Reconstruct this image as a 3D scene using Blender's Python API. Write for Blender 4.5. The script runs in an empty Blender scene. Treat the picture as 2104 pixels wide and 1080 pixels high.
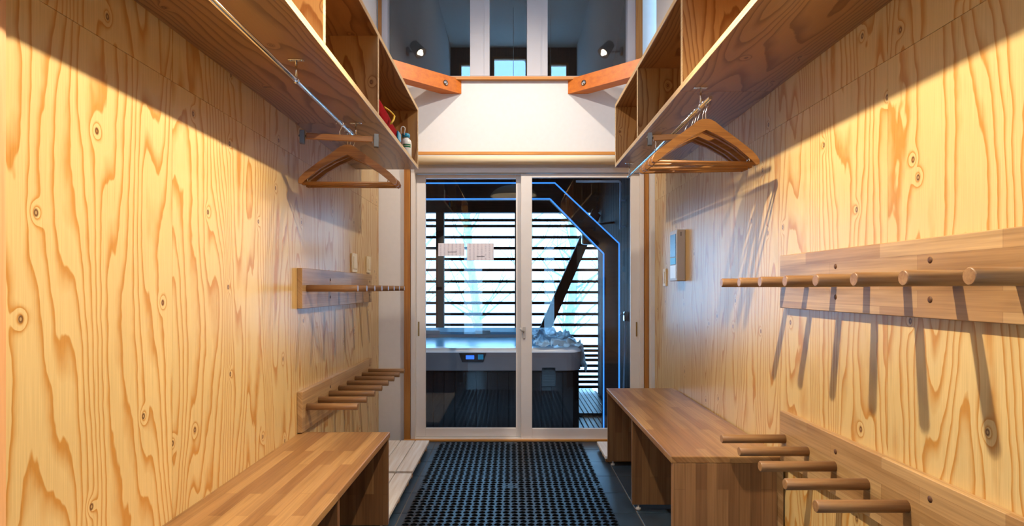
import bpy, bmesh, math, random
from mathutils import Vector, Matrix, noise

random.seed(7)
S = bpy.context.scene
COL = S.collection
PI = math.pi

# ------------------------------------------------------------------ camera
cam_d = bpy.data.cameras.new('camera')
cam = bpy.data.objects.new('camera', cam_d)
COL.objects.link(cam)
cam.location = (0, 0, 1.15)
cam.rotation_euler = (PI / 2, 0, 0)
cam_d.sensor_width = 36
cam_d.lens = 36 * 1220 / 2104
cam_d.shift_y = 52 / 2104
cam_d.clip_start = 0.05
S.camera = cam

# ------------------------------------------------------------------ world and exposure
SKY = (0.27, 0.60, 1.0)
SKY_K = 7.5
w = bpy.data.worlds.new('overcast')
S.world = w
w.use_nodes = True
w.node_tree.nodes['Background'].inputs[0].default_value = (*SKY, 1)
w.node_tree.nodes['Background'].inputs[1].default_value = SKY_K
S.view_settings.view_transform = 'Standard'
S.view_settings.look = 'None'
S.view_settings.gamma = 1
S.view_settings.use_curve_mapping = False
S.view_settings.exposure = 0.15
PENDANT_E = 250       # radiance of the bulb in the dome pendant
BAR_W = 235           # each head of the hanging light bar
CEIL_E = 13            # added fill lamp under the hall ceiling
SPOT_W = 125           # each wall spot

# ------------------------------------------------------------------ materials
def lin(r, g, b):
    f = lambda c: ((c / 255 + .055) / 1.055) ** 2.4 if c > 10 else c / 255 / 12.92
    return (f(r), f(g), f(b), 1)

class NT:
    def __init__(s, name):
        s.m = bpy.data.materials.new(name); s.m.use_nodes = True
        s.t = s.m.node_tree
        s.b = s.t.nodes['Principled BSDF']; s.out = s.t.nodes['Material Output']
    def n(s, typ, **kw):
        x = s.t.nodes.new(typ)
        for k, v in kw.items(): setattr(x, k, v)
        return x
    def put(s, sock, v):
        if isinstance(v, bpy.types.NodeSocket): s.t.links.new(v, sock)
        elif v is not None: sock.default_value = v
    def math(s, op, a, b=None, c=None):
        x = s.n('ShaderNodeMath', operation=op)
        s.put(x.inputs[0], a)
        if b is not None: s.put(x.inputs[1], b)
        if c is not None: s.put(x.inputs[2], c)
        return x.outputs[0]
    def comb(s, a, b, c):
        x = s.n('ShaderNodeCombineXYZ')
        for i, v in enumerate((a, b, c)): s.put(x.inputs[i], v)
        return x.outputs[0]
    def noise(s, vec, scale=1, detail=2, rough=.5):
        x = s.n('ShaderNodeTexNoise'); s.put(x.inputs['Vector'], vec)
        x.inputs['Scale'].default_value = scale; x.inputs['Detail'].default_value = detail
        x.inputs['Roughness'].default_value = rough
        return x.outputs['Fac']
    def ramp(s, fac, stops):
        x = s.n('ShaderNodeValToRGB'); s.put(x.inputs[0], fac)
        e = x.color_ramp.elements
        while len(e) < len(stops): e.new(.5)
        for i, (p, c) in enumerate(stops):
            e[i].position = p; e[i].color = c if len(c) == 4 else (*c, 1)
        return x.outputs[0]
    def mix(s, fac, a, b, blend='MIX'):
        x = s.n('ShaderNodeMix', data_type='RGBA', blend_type=blend)
        s.put(x.inputs[0], fac); s.put(x.inputs[6], a); s.put(x.inputs[7], b)
        return x.outputs[2]
    def coords(s, rnd=True):
        tc = s.n('ShaderNodeTexCoord'); sp = s.n('ShaderNodeSeparateXYZ')
        s.t.links.new(tc.outputs['Object'], sp.inputs[0])
        r = 0.0
        if rnd:
            oi = s.n('ShaderNodeObjectInfo'); r = s.math('MULTIPLY', oi.outputs['Random'], 37.0)
        return {'X': sp.outputs[0], 'Y': sp.outputs[1], 'Z': sp.outputs[2]}, r
    def bump(s, h, strength=.1, dist=.002):
        x = s.n('ShaderNodeBump'); x.inputs['Strength'].default_value = strength
        x.inputs['Distance'].default_value = dist
        s.put(x.inputs['Height'], h); s.t.links.new(x.outputs[0], s.b.inputs['Normal'])

def plain(name, col, rough=.5, metal=0, noise_amt=.06, scale=8, bump=0, **kw):
    M = NT(name)
    tc = M.n('ShaderNodeTexCoord')
    f = M.noise(tc.outputs['Object'], scale, 3)
    c2 = tuple(max(0, c * (1 - noise_amt * 2)) for c in col[:3]) + (1,)
    M.put(M.b.inputs['Base Color'], M.ramp(f, [(.3, c2), (.7, col)]))
    M.b.inputs['Roughness'].default_value = rough
    M.b.inputs['Metallic'].default_value = metal
    for k, v in kw.items(): M.b.inputs[k].default_value = v
    if bump: M.bump(f, bump)
    return M.m

def plywood(name, along, across, third, light, late, lines=30, rough=.30, knots=True, loop=1.0, knot_col=None):
    """Rotary-cut softwood veneer: contour bands of a stretched noise, with knots."""
    M = NT(name)
    c, r = M.coords()
    a = M.math('ADD', c[across], r); l = c[along]; t = c[third]
    wob = M.math('MULTIPLY', M.math('SUBTRACT', M.noise(M.comb(M.math('MULTIPLY', a, 4.), M.math('MULTIPLY', l, 4.), r), 1, 2), .5), .022)
    a2 = M.math('ADD', a, wob)
    low = M.noise(M.comb(M.math('MULTIPLY', a2, 4.2), M.math('MULTIPLY', l, .55), M.math('ADD', M.math('MULTIPLY', t, 3.), r)), 1, 1.5, .45)
    h = M.math('ADD', M.math('MULTIPLY', low, .8 * loop), M.math('MULTIPLY', a2, .75))
    fine = M.noise(M.comb(M.math('MULTIPLY', a, 26.), M.math('MULTIPLY', l, 9.), r), 1, 2)
    h = M.math('ADD', h, M.math('MULTIPLY', M.math('SUBTRACT', fine, .5), .022))
    if knots:
        vo = M.n('ShaderNodeTexVoronoi', feature='F1', voronoi_dimensions='2D'); vo.inputs['Scale'].default_value = 1
        vo.inputs['Randomness'].default_value = .95
        M.put(vo.inputs['Vector'], M.comb(M.math('MULTIPLY', a, 4.6), M.math('ADD', M.math('MULTIPLY', l, 3.4), r), 0.))
        d = vo.outputs['Distance']
        near = M.math('POWER', 2.718, M.math('MULTIPLY', M.math('MULTIPLY', d, d), -170.))
        sel = M.math('GREATER_THAN', M.n('ShaderNodeSeparateColor').outputs[0], .5)
        sc = sel.node.inputs[0].links[0].from_node
        M.t.links.new(vo.outputs['Color'], sc.inputs[0]); sel.node.inputs[1].default_value = .42
        h = M.math('ADD', h, M.math('MULTIPLY', M.math('MULTIPLY', near, sel), .07))
    fr = M.math('FRACT', M.math('MULTIPLY', h, lines))
    midc = tuple((light[i] * .6 + late[i] * .4) for i in range(3)) + (1,)
    col = M.ramp(fr, [(0.0, light), (.5, light), (.7, midc), (.88, late), (.95, late), (1.0, light)])
    fib = M.noise(M.comb(M.math('MULTIPLY', a, 420.), M.math('MULTIPLY', l, 6.), M.math('MULTIPLY', t, 420.)), 1, 2)
    tone = M.noise(M.comb(M.math('MULTIPLY', a, 2.6), M.math('MULTIPLY', l, .8), r), 1, 2)
    col = M.mix(1.0, col, M.ramp(fib, [(.25, (.88, .86, .82)), (.75, (1.06, 1.06, 1.05))]), 'MULTIPLY')
    col = M.mix(1.0, col, M.ramp(tone, [(.3, (.9, .87, .82)), (.7, (1.03, 1.03, 1.03))]), 'MULTIPLY')
    if knots:
        kc = knot_col or lin(92, 48, 22)
        ring = M.ramp(d, [(0.0, (.4, .4, .4)), (.010, (.4, .4, .4)), (.017, (1, 1, 1)), (.026, (.75, .75, .75)), (.036, (0, 0, 0))])
        col = M.mix(M.math('MULTIPLY', ring, sel), col, kc)
    M.put(M.b.inputs['Base Color'], col)
    M.put(M.b.inputs['Roughness'], M.math('ADD', M.math('MULTIPLY', fib, .12), rough - .06))
    M.b.inputs['IOR'].default_value = 1.5
    M.bump(M.math('ADD', fr, fib), .05, .0006)
    return M.m

def laminated(name, along, across, third, c1, c2, stave=.042, length=.52, rough=.38):
    """Finger-jointed solid wood: flush staves of slightly different tone."""
    M = NT(name)
    c, r = M.coords()
    l = M.math('ADD', c[along], r); a = M.math('ADD', c[across], M.math('MULTIPLY', c[third], 1.0))
    b = M.n('ShaderNodeTexBrick'); b.offset = .37; b.offset_frequency = 2; b.squash = 1
    M.put(b.inputs['Vector'], M.comb(l, a, 0.))
    b.inputs['Scale'].default_value = 1; b.inputs['Mortar Size'].default_value = .0006
    b.inputs['Mortar Smooth'].default_value = .3
    b.inputs['Brick Width'].default_value = length; b.inputs['Row Height'].default_value = stave
    b.inputs['Bias'].default_value = -.1
    b.inputs['Color1'].default_value = c1; b.inputs['Color2'].default_value = c2
    b.inputs['Mortar'].default_value = tuple(c2[i] * .8 for i in range(3)) + (1,)
    g = M.noise(M.comb(M.math('MULTIPLY', l, 3.), M.math('MULTIPLY', a, 130.), c[third]), 1, 3, .6)
    g2 = M.noise(M.comb(M.math('MULTIPLY', l, 1.4), M.math('MULTIPLY', a, 22.), r), 1, 3, .6)
    col = M.mix(1.0, b.outputs['Color'], M.ramp(g, [(.3, (.78, .75, .70)), (.7, (1.08, 1.08, 1.08))]), 'MULTIPLY')
    col = M.mix(1.0, col, M.ramp(g2, [(.32, (.74, .68, .6)), (.5, (1, 1, 1)), (.7, (1.1, 1.08, 1.05))]), 'MULTIPLY')
    M.put(M.b.inputs['Base Color'], col)
    M.b.inputs['Roughness'].default_value = rough
    M.bump(g, .06, .0008)
    return M.m

def grained(name, along, c1, c2, rough=.45, s=60):
    M = NT(name)
    c, r = M.coords()
    ax = [k for k in 'XYZ' if k != along]
    v = {along: M.math('ADD', M.math('MULTIPLY', c[along], s / 22), r)}
    for k in ax: v[k] = M.math('MULTIPLY', c[k], s)
    g = M.noise(M.comb(v['X'], v['Y'], v['Z']), 1, 3, .6)
    M.put(M.b.inputs['Base Color'], M.ramp(g, [(.3, c2), (.68, c1)]))
    M.b.inputs['Roughness'].default_value = rough
    M.bump(g, .08, .001)
    return M.m

def glass_mat(name, ior=1.5, tint=(1, 1, 1, 1)):
    """Thin clear pane: Fresnel reflection over straight-through transmission."""
    M = NT(name)
    M.t.nodes.remove(M.b)
    fr = M.n('ShaderNodeFresnel'); ge = M.n('ShaderNodeNewGeometry')
    # same reflectance on both faces of the thin pane
    M.put(fr.inputs[0], M.math('ADD', ior, M.math('MULTIPLY', ge.outputs['Backfacing'], 1 / ior - ior)))
    tr = M.n('ShaderNodeBsdfTransparent'); tr.inputs[0].default_value = tint
    gl = M.n('ShaderNodeBsdfGlossy'); gl.inputs['Roughness'].default_value = 0.0
    mx = M.n('ShaderNodeMixShader')
    M.t.links.new(fr.outputs[0], mx.inputs[0]); M.t.links.new(tr.outputs[0], mx.inputs[1])
    M.t.links.new(gl.outputs[0], mx.inputs[2]); M.t.links.new(mx.outputs[0], M.out.inputs[0])
    return M.m

def emit(name, col, k):
    M = NT(name)
    M.b.inputs['Base Color'].default_value = col
    M.b.inputs['Emission Color'].default_value = col
    M.b.inputs['Emission Strength'].default_value = k
    return M.m

def translucent(name, col, fac=.6, rough=.4):
    M = NT(name)
    M.b.inputs['Base Color'].default_value = col; M.b.inputs['Roughness'].default_value = rough
    t = M.n('ShaderNodeBsdfTranslucent'); t.inputs[0].default_value = col
    mx = M.n('ShaderNodeMixShader'); mx.inputs[0].default_value = fac
    M.t.links.new(M.b.outputs[0], mx.inputs[1]); M.t.links.new(t.outputs[0], mx.inputs[2])
    M.t.links.new(mx.outputs[0], M.out.inputs[0])
    return M.m

LT, LA = lin(216, 186, 130), lin(192, 138, 68)
MAT = dict(
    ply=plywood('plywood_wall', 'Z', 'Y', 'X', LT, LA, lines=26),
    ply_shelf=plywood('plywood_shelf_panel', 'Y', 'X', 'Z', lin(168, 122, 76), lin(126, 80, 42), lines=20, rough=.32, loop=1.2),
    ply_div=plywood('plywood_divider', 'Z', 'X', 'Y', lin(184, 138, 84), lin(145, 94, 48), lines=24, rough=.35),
    ply_edge=grained('plywood_edge', 'Y', lin(226, 198, 150), lin(196, 158, 106), .5, 160),
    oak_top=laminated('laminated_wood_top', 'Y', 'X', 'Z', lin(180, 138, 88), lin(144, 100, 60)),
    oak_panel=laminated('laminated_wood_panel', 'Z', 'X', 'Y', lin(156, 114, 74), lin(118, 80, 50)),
    oak_board=laminated('laminated_wood_board', 'Y', 'Z', 'X', lin(186, 150, 104), lin(160, 120, 76), .045, .42),
    peg=grained('peg_wood', 'X', lin(164, 124, 82), lin(130, 90, 56), .4, 90),
    dowel=plain('dowel_hole', lin(96, 58, 30), .6),
    hanger=grained('hanger_wood', 'X', lin(160, 110, 60), lin(126, 80, 40), .35, 80),
    steel=plain('clip_steel', lin(120, 116, 112), .38, 1, .05),
    chrome=plain('chrome', (.8, .8, .8, 1), .14, 1, .02),
    brass=plain('brushed_brass', lin(170, 140, 90), .3, 1),
    white=plain('white_plaster', lin(226, 223, 220), .7, 0, .015, 30, .04),
    ceil=plain('ceiling_board', lin(225, 222, 216), .8, 0, .02),
    alum=plain('champagne_aluminium', lin(232, 224, 216), .42, 0, .02),
    wframe=plain('white_frame', lin(196, 194, 198), .4, 0, .01),
    casing=grained('door_casing_wood', 'Z', lin(186, 128, 62), lin(160, 100, 44), .4),
    trim_h=grained('sill_wood', 'X', lin(214, 150, 70), lin(190, 122, 50), .4),
    beam=grained('orange_beam_wood', 'X', lin(216, 120, 18), lin(196, 98, 10), .42, 40),
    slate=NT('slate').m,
    grout=plain('grout', lin(120, 108, 96), .8),
    rubber=plain('black_rubber', lin(17, 18, 21), .36, 0, .1),
    wash=grained('whitewashed_wood', 'Y', lin(248, 244, 238), lin(226, 214, 200), .55, 50),
    batten=grained('raw_batten', 'X', lin(196, 150, 96), lin(164, 112, 66), .6),
    glass=glass_mat('window_glass', 1.48),
    glass2=glass_mat('insulated_window_glass', 2.2),
    paper=NT('printed_paper').m,
    dark=grained('dark_stained_timber', 'X', lin(44, 36, 33), lin(30, 24, 22), .65),
    darkz=grained('dark_stained_board', 'Z', lin(42, 32, 29), lin(28, 21, 19), .7),
    deck=grained('wet_deck_wood', 'Y', lin(62, 54, 50), lin(40, 34, 32), .35),
    skirt=grained('tub_skirt', 'Z', lin(28, 20, 19), lin(20, 14, 14), .4, 25),
    band=plain('tub_band', lin(112, 106, 108), .35),
    acrylic=plain('tub_acrylic', lin(244, 246, 248), .2, 0, .01),
    basin=plain('tub_basin', lin(120, 190, 220), .2, 0, .02),
    water=glass_mat('tub_water', 1.33, (.55, .85, .98, 1)),
    vinyl=translucent('crumpled_vinyl', (.72, .86, .95, 1), .45, .15),
    led=emit('blue_light_strip', (.045, .28, 1.0, 1), 1.1),
    lcd=emit('lcd_blue', (.03, .15, 1.0, 1), 1.2),
    black=plain('black_plastic', lin(26, 26, 30), .35),
    cream=plain('cream_plastic', lin(232, 216, 180), .4, 0, .01),
    greybox=plain('grey_plastic', lin(196, 190, 184), .45, 0, .01),
    red=plain('red_cloth', lin(150, 4, 14), .8, 0, .1, 20, **{'Specular IOR Level': .1}),
    yellow=plain('yellow_cord', lin(236, 190, 50), .5),
    bottle=plain('white_plastic', lin(240, 238, 228), .35, 0, .01),
    cap=plain('blue_cap', lin(30, 150, 190), .35),
    green=plain('green_print', lin(20, 120, 70), .4),
    blind=plain('blind_fabric', lin(232, 212, 176), .6, 0, .01),
    shade=plain('milk_shade', lin(238, 226, 196), .4, 0, .01),
    liner=plain('shade_liner', lin(60, 54, 48), .7),
    bulb=emit('bulb', (1.0, .80, .54, 1), PENDANT_E),
    lens=emit('spot_lens', (1.0, .82, .6, 1), 30),
    snow=plain('snow', lin(246, 248, 252), .8, 0, .03, 2, .2),
    bark=plain('bare_bark', lin(190, 200, 205), .8, 0, .2, 20),
    brown=grained('brown_panelling', 'Z', lin(150, 104, 70), lin(118, 78, 48), .5),
    post=grained('pale_post', 'Z', lin(232, 178, 124), lin(214, 156, 104), .45),
    screen=plain('dark_screen', lin(60, 50, 40), .25),
    hose=plain('pale_hose', lin(170, 190, 215), .3),
)
def fill_slate():
    M = NT('tmp'); bpy.data.materials.remove(M.m)
    m = MAT['slate']; M.m = m; M.t = m.node_tree; M.b = M.t.nodes['Principled BSDF']
    c, r = M.coords()
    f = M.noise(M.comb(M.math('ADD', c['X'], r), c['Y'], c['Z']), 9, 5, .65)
    M.put(M.b.inputs['Base Color'], M.ramp(f, [(.3, lin(36, 50, 64)), (.7, lin(54, 72, 88))]))  # blue sheen of the sky is put into the tile colour
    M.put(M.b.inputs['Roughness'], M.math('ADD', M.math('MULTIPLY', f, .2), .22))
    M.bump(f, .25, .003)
    m = MAT['paper']; M.m = m; M.t = m.node_tree; M.b = M.t.nodes['Principled BSDF']
    c, r = M.coords()
    wv = M.math('SINE', M.math('MULTIPLY', c['X'], 210.))
    n = M.noise(M.comb(M.math('MULTIPLY', c['X'], 40.), M.math('MULTIPLY', c['Z'], 260.), 0.), 1, 2)
    k = M.math('MULTIPLY', M.math('GREATER_THAN', wv, .3), M.math('GREATER_THAN', n, .45))
    M.put(M.b.inputs['Base Color'], M.mix(M.math('MULTIPLY', k, .35), lin(238, 232, 238), lin(150, 140, 160)))
    M.b.inputs['Roughness'].default_value = .8
fill_slate()
for k in ('skirt', 'dark', 'darkz'):
    MAT[k].node_tree.nodes['Principled BSDF'].inputs['Specular IOR Level'].default_value = .12

# ------------------------------------------------------------------ mesh helpers
OFF = {}
class MB:
    def __init__(s): s.bm = bmesh.new()
    def box(s, x0, x1, y0, y1, z0, z1, bev=0, seg=1):
        x0, x1 = sorted((x0, x1)); y0, y1 = sorted((y0, y1)); z0, z1 = sorted((z0, z1))
        v = [s.bm.verts.new(p) for p in ((x0,y0,z0),(x1,y0,z0),(x1,y1,z0),(x0,y1,z0),(x0,y0,z1),(x1,y0,z1),(x1,y1,z1),(x0,y1,z1))]
        fs = [s.bm.faces.new([v[i] for i in q]) for q in ((0,3,2,1),(4,5,6,7),(0,1,5,4),(1,2,6,5),(2,3,7,6),(3,0,4,7))]
        if bev:
            es = list({e for f in fs for e in f.edges})
            bmesh.ops.bevel(s.bm, geom=es, offset=bev, segments=seg, affect='EDGES', profile=.5)
        return s
    def prism(s, pts, axis, a, b, bev=0):
        """2D outline pts extruded along axis between a and b."""
        def mk(p, t):
            return {'X': (t, p[0], p[1]), 'Y': (p[0], t, p[1]), 'Z': (p[0], p[1], t)}[axis]
        A = [s.bm.verts.new(mk(p, a)) for p in pts]; B = [s.bm.verts.new(mk(p, b)) for p in pts]
        fs = [s.bm.faces.new(A[::-1]), s.bm.faces.new(B)]
        n = len(pts)
        for i in range(n): fs.append(s.bm.faces.new((A[i], A[(i+1) % n], B[(i+1) % n], B[i])))
        if bev:
            es = list({e for f in fs[:2] for e in f.edges})
            bmesh.ops.bevel(s.bm, geom=es, offset=bev, segments=1, affect='EDGES')
        return s
    def tube(s, pts, r, n=8, cap=True):
        pts = [Vector(p) for p in pts]
        rr = r if isinstance(r, (list, tuple)) else [r] * len(pts)
        rings = []; up = None
        for i, p in enumerate(pts):
            t = (pts[min(i+1, len(pts)-1)] - pts[max(i-1, 0)]).normalized()
            if up is None:
                up = t.orthogonal().normalized()
            up = (up - t * up.dot(t))
            up = up.normalized() if up.length > 1e-6 else t.orthogonal().normalized()
            q = t.cross(up)
            rings.append([s.bm.verts.new(p + (up * math.cos(2*PI*k/n) + q * math.sin(2*PI*k/n)) * rr[i]) for k in range(n)])
        for a, b in zip(rings, rings[1:]):
            for k in range(n):
                f = s.bm.faces.new((a[k], a[(k+1) % n], b[(k+1) % n], b[k])); f.smooth = True
        if cap:
            s.bm.faces.new(rings[0][::-1]); s.bm.faces.new(rings[-1])
        return s
    def lathe(s, prof, c, n=24, close=False):
        c = Vector(c); rings = []
        for r, z in prof:
            rings.append([s.bm.verts.new(c + Vector((max(r, 1e-4) * math.cos(2*PI*k/n), max(r, 1e-4) * math.sin(2*PI*k/n), z))) for k in range(n)])
        for a, b in zip(rings, rings[1:]):
            for k in range(n):
                f = s.bm.faces.new((a[k], a[(k+1) % n], b[(k+1) % n], b[k])); f.smooth = True
        if close:
            s.bm.faces.new(rings[0][::-1]); s.bm.faces.new(rings[-1])
        return s
    def xf(s, mat):
        bmesh.ops.transform(s.bm, matrix=mat, verts=s.bm.verts); return s
    def build(s, name, mat, parent=None, label=None, origin=None):
        """Links ONE mesh object; vertices were given in world space."""
        o0 = Vector(origin) if origin is not None else (OFF[parent.name] if parent else Vector((0, 0, 0)))
        bmesh.ops.recalc_face_normals(s.bm, faces=s.bm.faces)
        bmesh.ops.translate(s.bm, vec=-o0, verts=s.bm.verts)
        me = bpy.data.meshes.new(name); s.bm.to_mesh(me); s.bm.free()
        me.materials.append(MAT[mat] if isinstance(mat, str) else mat)
        o = bpy.data.objects.new(name, me); COL.objects.link(o)
        if parent:
            o.parent = parent; o.location = o0 - OFF[parent.name]
        else: o.location = o0
        OFF[o.name] = o0
        if label: o['label'] = label
        return o

def tag(o, label, cat, group=None):
    o['label'] = label; o['category'] = cat
    if group: o['group'] = group
    return o
def thing(name, label, cat, loc, group=None):
    o = bpy.data.objects.new(name, None); COL.objects.link(o)
    o.location = loc; o.empty_display_size = .1; OFF[o.name] = Vector(loc)
    return tag(o, label, cat, group)
def struct(o):
    o['kind'] = 'structure'; return o
def box(name, mat, d, parent=None, bev=0, label=None, origin=None):
    return MB().box(*d, bev=bev).build(name, mat, parent, label, origin)
def copy_part(src, parent, d):
    c = src.copy(); COL.objects.link(c); c.parent = parent
    c.location = Vector(src.location) + Vector(d); OFF[c.name] = OFF[src.name] + Vector(d)
    return c
def copy_tree(o, parent=None):
    c = o.copy(); COL.objects.link(c); c.parent = parent
    OFF[c.name] = OFF[o.name]
    for ch in list(o.children): copy_tree(ch, c)
    return c

XL, XR, YD = -1.01, 1.06, 4.5
YB = -0.8          # rear wall
HC = 5.15          # ceiling of the tall hall

# ================================================================== THE SETTING
# floor: grout bed with slate tiles set in it
fl = struct(box('floor', 'grout', (XL - .1, XR + .1, YB, YD + .02, -.12, -.0035), origin=(0, 0, 0)))
P = .3025; xs0 = .643 - 6 * P; proto = {}
ys0 = 3.04 - 13 * .3
for i in range(8):
    for j in range(19):
        x0, x1 = xs0 + i * P, xs0 + (i + 1) * P
        y0, y1 = ys0 + j * .3, ys0 + (j + 1) * .3
        x0c, x1c = max(x0 + .0025, XL), min(x1 - .0025, XR)
        y0c, y1c = max(y0 + .0025, YB), min(y1 - .0025, YD - .03)
        if x1c - x0c < .02 or y1c - y0c < .02: continue
        k = (round(x1c - x0c, 3), round(y1c - y0c, 3)); ctr = ((x0c + x1c) / 2, (y0c + y1c) / 2, 0)
        if k not in proto:
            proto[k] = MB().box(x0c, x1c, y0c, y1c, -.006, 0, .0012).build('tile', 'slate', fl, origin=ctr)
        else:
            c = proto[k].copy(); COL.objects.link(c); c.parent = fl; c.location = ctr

# side walls: white plaster backing with plywood sheets on the lower part
TOPL, TOPR = 2.34, 2.40
wl = struct(box('wall_left', 'white', (XL - .16, XL - .012, YB, YD, 0, HC), origin=(XL - .1, 2, 0)))
wr = struct(box('wall_right', 'white', (XR + .012, XR + .16, YB, YD - .09, 0, HC), origin=(XR + .1, 2, 0)))
def sheets(parent, side, xf, y_start, y_end, seam, top, z0=.0):
    ys = [y_end]
    while ys[-1] - .91 > y_start + .05: ys.append(ys[-1] - .91)
    ys.append(y_start)
    for a, b in zip(ys, ys[1:]):
        for (q0, q1) in ((z0, seam), (seam, top)):
            MB().box(xf, xf + side * .012, b + .0004, a - .0004, q0 + .0005, q1 - .0005, .0006).build('plywood_sheet', 'ply', parent, origin=(xf, b, q0))
sheets(wl, -1, XL, 1.18, YD - .004, 1.765, TOPL)
sheets(wr, 1, XR, .1, YD - .095, 1.794, TOPR)
struct(box('trim_1', 'post', (XL - .012, XL + .006, 1.06, 1.18, 0, TOPL), bev=.002, origin=(XL, 1.1, 0)))
struct(box('ceiling', 'ceil', (XL - .16, XR + .16, YB - .1, YD + .12, HC, HC + .1)))

# rear wall (behind the camera, seen mirrored in the glass): panelled, with glazed openings
def wall_with_holes(name, mat, x0, x1, z0, z1, y0, y1, holes):
    m = MB()
    xs = sorted({x0, x1, *[h[0] for h in holes], *[h[1] for h in holes]})
    for a, b in zip(xs, xs[1:]):
        hs = sorted([(h[2], h[3]) for h in holes if h[0] <= a + 1e-6 and h[1] >= b - 1e-6])
        z = z0
        for q0, q1 in hs:
            if q0 > z: m.box(a, b, y0, y1, z, q0)
            z = q1
        if z < z1: m.box(a, b, y0, y1, z, z1)
    return struct(m.build(name, mat, None, origin=((x0 + x1) / 2, y0, z0)))
RH = [(-.84, -.46, .35, 1.95), (.50, .74, .35, 1.95), (-.33, .26, 3.1, 5.0), (-.88, -.52, 3.5, 4.9), (.62, .94, 3.5, 4.9)]
wall_with_holes('wall_rear', 'brown', XL - .16, XR + .16, 0, HC, YB - .1, YB, RH)
for i, h in enumerate(RH):
    f = MB()
    t = .035
    f.box(h[0], h[0] + t, YB - .09, YB - .02, h[2], h[3]); f.box(h[1] - t, h[1], YB - .09, YB - .02, h[2], h[3])
    f.box(h[0] + t, h[1] - t, YB - .09, YB - .02, h[2], h[2] + t); f.box(h[0] + t, h[1] - t, YB - .09, YB - .02, h[3] - t, h[3])
    wf = struct(f.build('window_%d' % (i + 2), 'casing', None, origin=((h[0] + h[1]) / 2, YB, h[2])))
    box('pane', 'glass', (h[0] + t, h[1] - t, YB - .06, YB - .054, h[2] + t, h[3] - t), wf)

# back wall with door and upper window openings
DX0, DX1, DZ1 = -.764, .996, 2.06     # door frame
WX0, WX1, WZ0, WZ1 = -.985, .935, 2.745, 4.5
wall_with_holes('wall_back', 'white', XL - .16, XR + .16, -.1, HC, YD, YD + .12,
                [(DX0, DX1, -.05, DZ1), (WX0, WX1, WZ0, WZ1)])

# ---- sliding door
d = struct(MB().box(DX0, DX0 + .03, YD - .012, YD + .11, 0, DZ1).box(DX1 - .03, DX1, YD - .012, YD + .11, 0, DZ1)
           .box(DX0 + .03, DX1 - .03, YD - .012, YD + .11, DZ1 - .035, DZ1).box(DX0 + .03, DX1 - .03, YD - .012, YD + .11, -.04, .012)
           .build('door_1', 'alum', None, origin=((DX0 + DX1) / 2, YD, 0)))
def sash(x0, x1, y, zb, stl, str_, bot, lock=False, pull_x=None):
    s = MB()
    z1 = DZ1 - .04
    s.box(x0, x0 + stl, y, y + .03, zb, z1, .002); s.box(x1 - str_, x1, y, y + .03, zb, z1, .002)
    s.box(x0 + stl, x1 - str_, y, y + .03, zb, zb + bot, .002); s.box(x0 + stl, x1 - str_, y, y + .03, z1 - .03, z1, .002)
    o = s.build('sash', 'alum', d)
    box('pane', 'glass', (x0 + stl, x1 - str_, y + .012, y + .018, zb + bot, z1 - .03), o)
    px = pull_x
    MB().box(px - .011, px + .011, y - .002, y + .001, .77, .91, .001).build('pull_rim', 'alum', o)
    MB().box(px - .006, px + .006, y - .004, y - .0015, .785, .895, .001).build('finger_pull', 'brass', o)
    return o
sl = sash(DX0 + .03, .105, YD + .045, .014, .072, .075, .066, pull_x=-.714)
sr = sash(.068, DX1 - .03, YD + .005, .010, .084, .066, .076, pull_x=.945)
MB().box(.082, .102, YD - .004, YD + .004, .77, .86, .002).tube([(.09, YD - .006, .82), (.07, YD - .016, .835), (.062, YD - .016, .85)], .008, 6).build('crescent_lock', 'greybox', sr)
# door casing of wood on both sides and above
struct(box('trim_2', 'casing', (DX0 - .05, DX0 - .004, YD - .024, YD - .001, .0, DZ1 + .0), bev=.002, origin=(DX0, YD, 0)))
struct(box('trim_3', 'casing', (DX1 + .004, DX1 + .034, YD - .034, YD - .001, .0, DZ1), bev=.002, origin=(DX1, YD, 0)))
struct(box('trim_4', 'trim_h', (-.80, 1.04, YD - .014, YD - .001, 2.158, 2.183), bev=.002, origin=(0, YD, 2.158)))
struct(box('trim_5', 'white', (DX1 + .036, XR + .012, YD - .088, YD - .001, 0, 2.158), origin=(XR, YD, 0)))
struct(box('trim_6', 'trim_h', (DX0 - .05, DX1 + .034, YD - .045, YD - .014, .0005, .014), bev=.002, origin=(0, YD, 0)))

# ---- upper window
W = struct(MB().box(WX0, WX0 + .042, YD - .01, YD + .07, WZ0, WZ1).box(WX1 - .06, WX1, YD - .01, YD + .07, WZ0, WZ1)
           .box(WX0 + .042, WX1 - .06, YD - .01, YD + .07, WZ1 - .04, WZ1)
           .box(WX0 + .042, WX1 - .06, YD - .004, YD + .07, WZ0, WZ0 + .012)
           .build('window_1', 'wframe', None, origin=(0, YD, WZ0)))
for a, b in ((-.318, -.170), (.114, .270)):
    MB().box(a, b, YD - .006, YD + .07, WZ0 + .012, WZ1 - .04, .002).box(a + .105, a + .11, YD - .009, YD, WZ0 + .012, WZ1 - .04).build('mullion', 'wframe', W)
for a, b in ((WX0 + .042, -.318), (-.170, .114), (.270, WX1 - .06)):
    box('pane', 'glass2', (a, b, YD + .03, YD + .036, WZ0 + .012, WZ1 - .04), W)
struct(box('trim_7', 'trim_h', (-.53, .55, YD - .035, YD - .001, WZ0 - .024, WZ0 - .001), bev=.002, origin=(0, YD, WZ0)))
struct(box('trim_8', 'casing', (WX0 - .026, WX0 - .001, YD - .022, YD - .001, WZ0 - .02, WZ1), origin=(WX0, YD, WZ0)))
struct(box('trim_9', 'casing', (WX1 + .001, WX1 + .05, YD - .022, YD - .001, WZ0 - .02, WZ1), origin=(WX1, YD, WZ0)))

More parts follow.
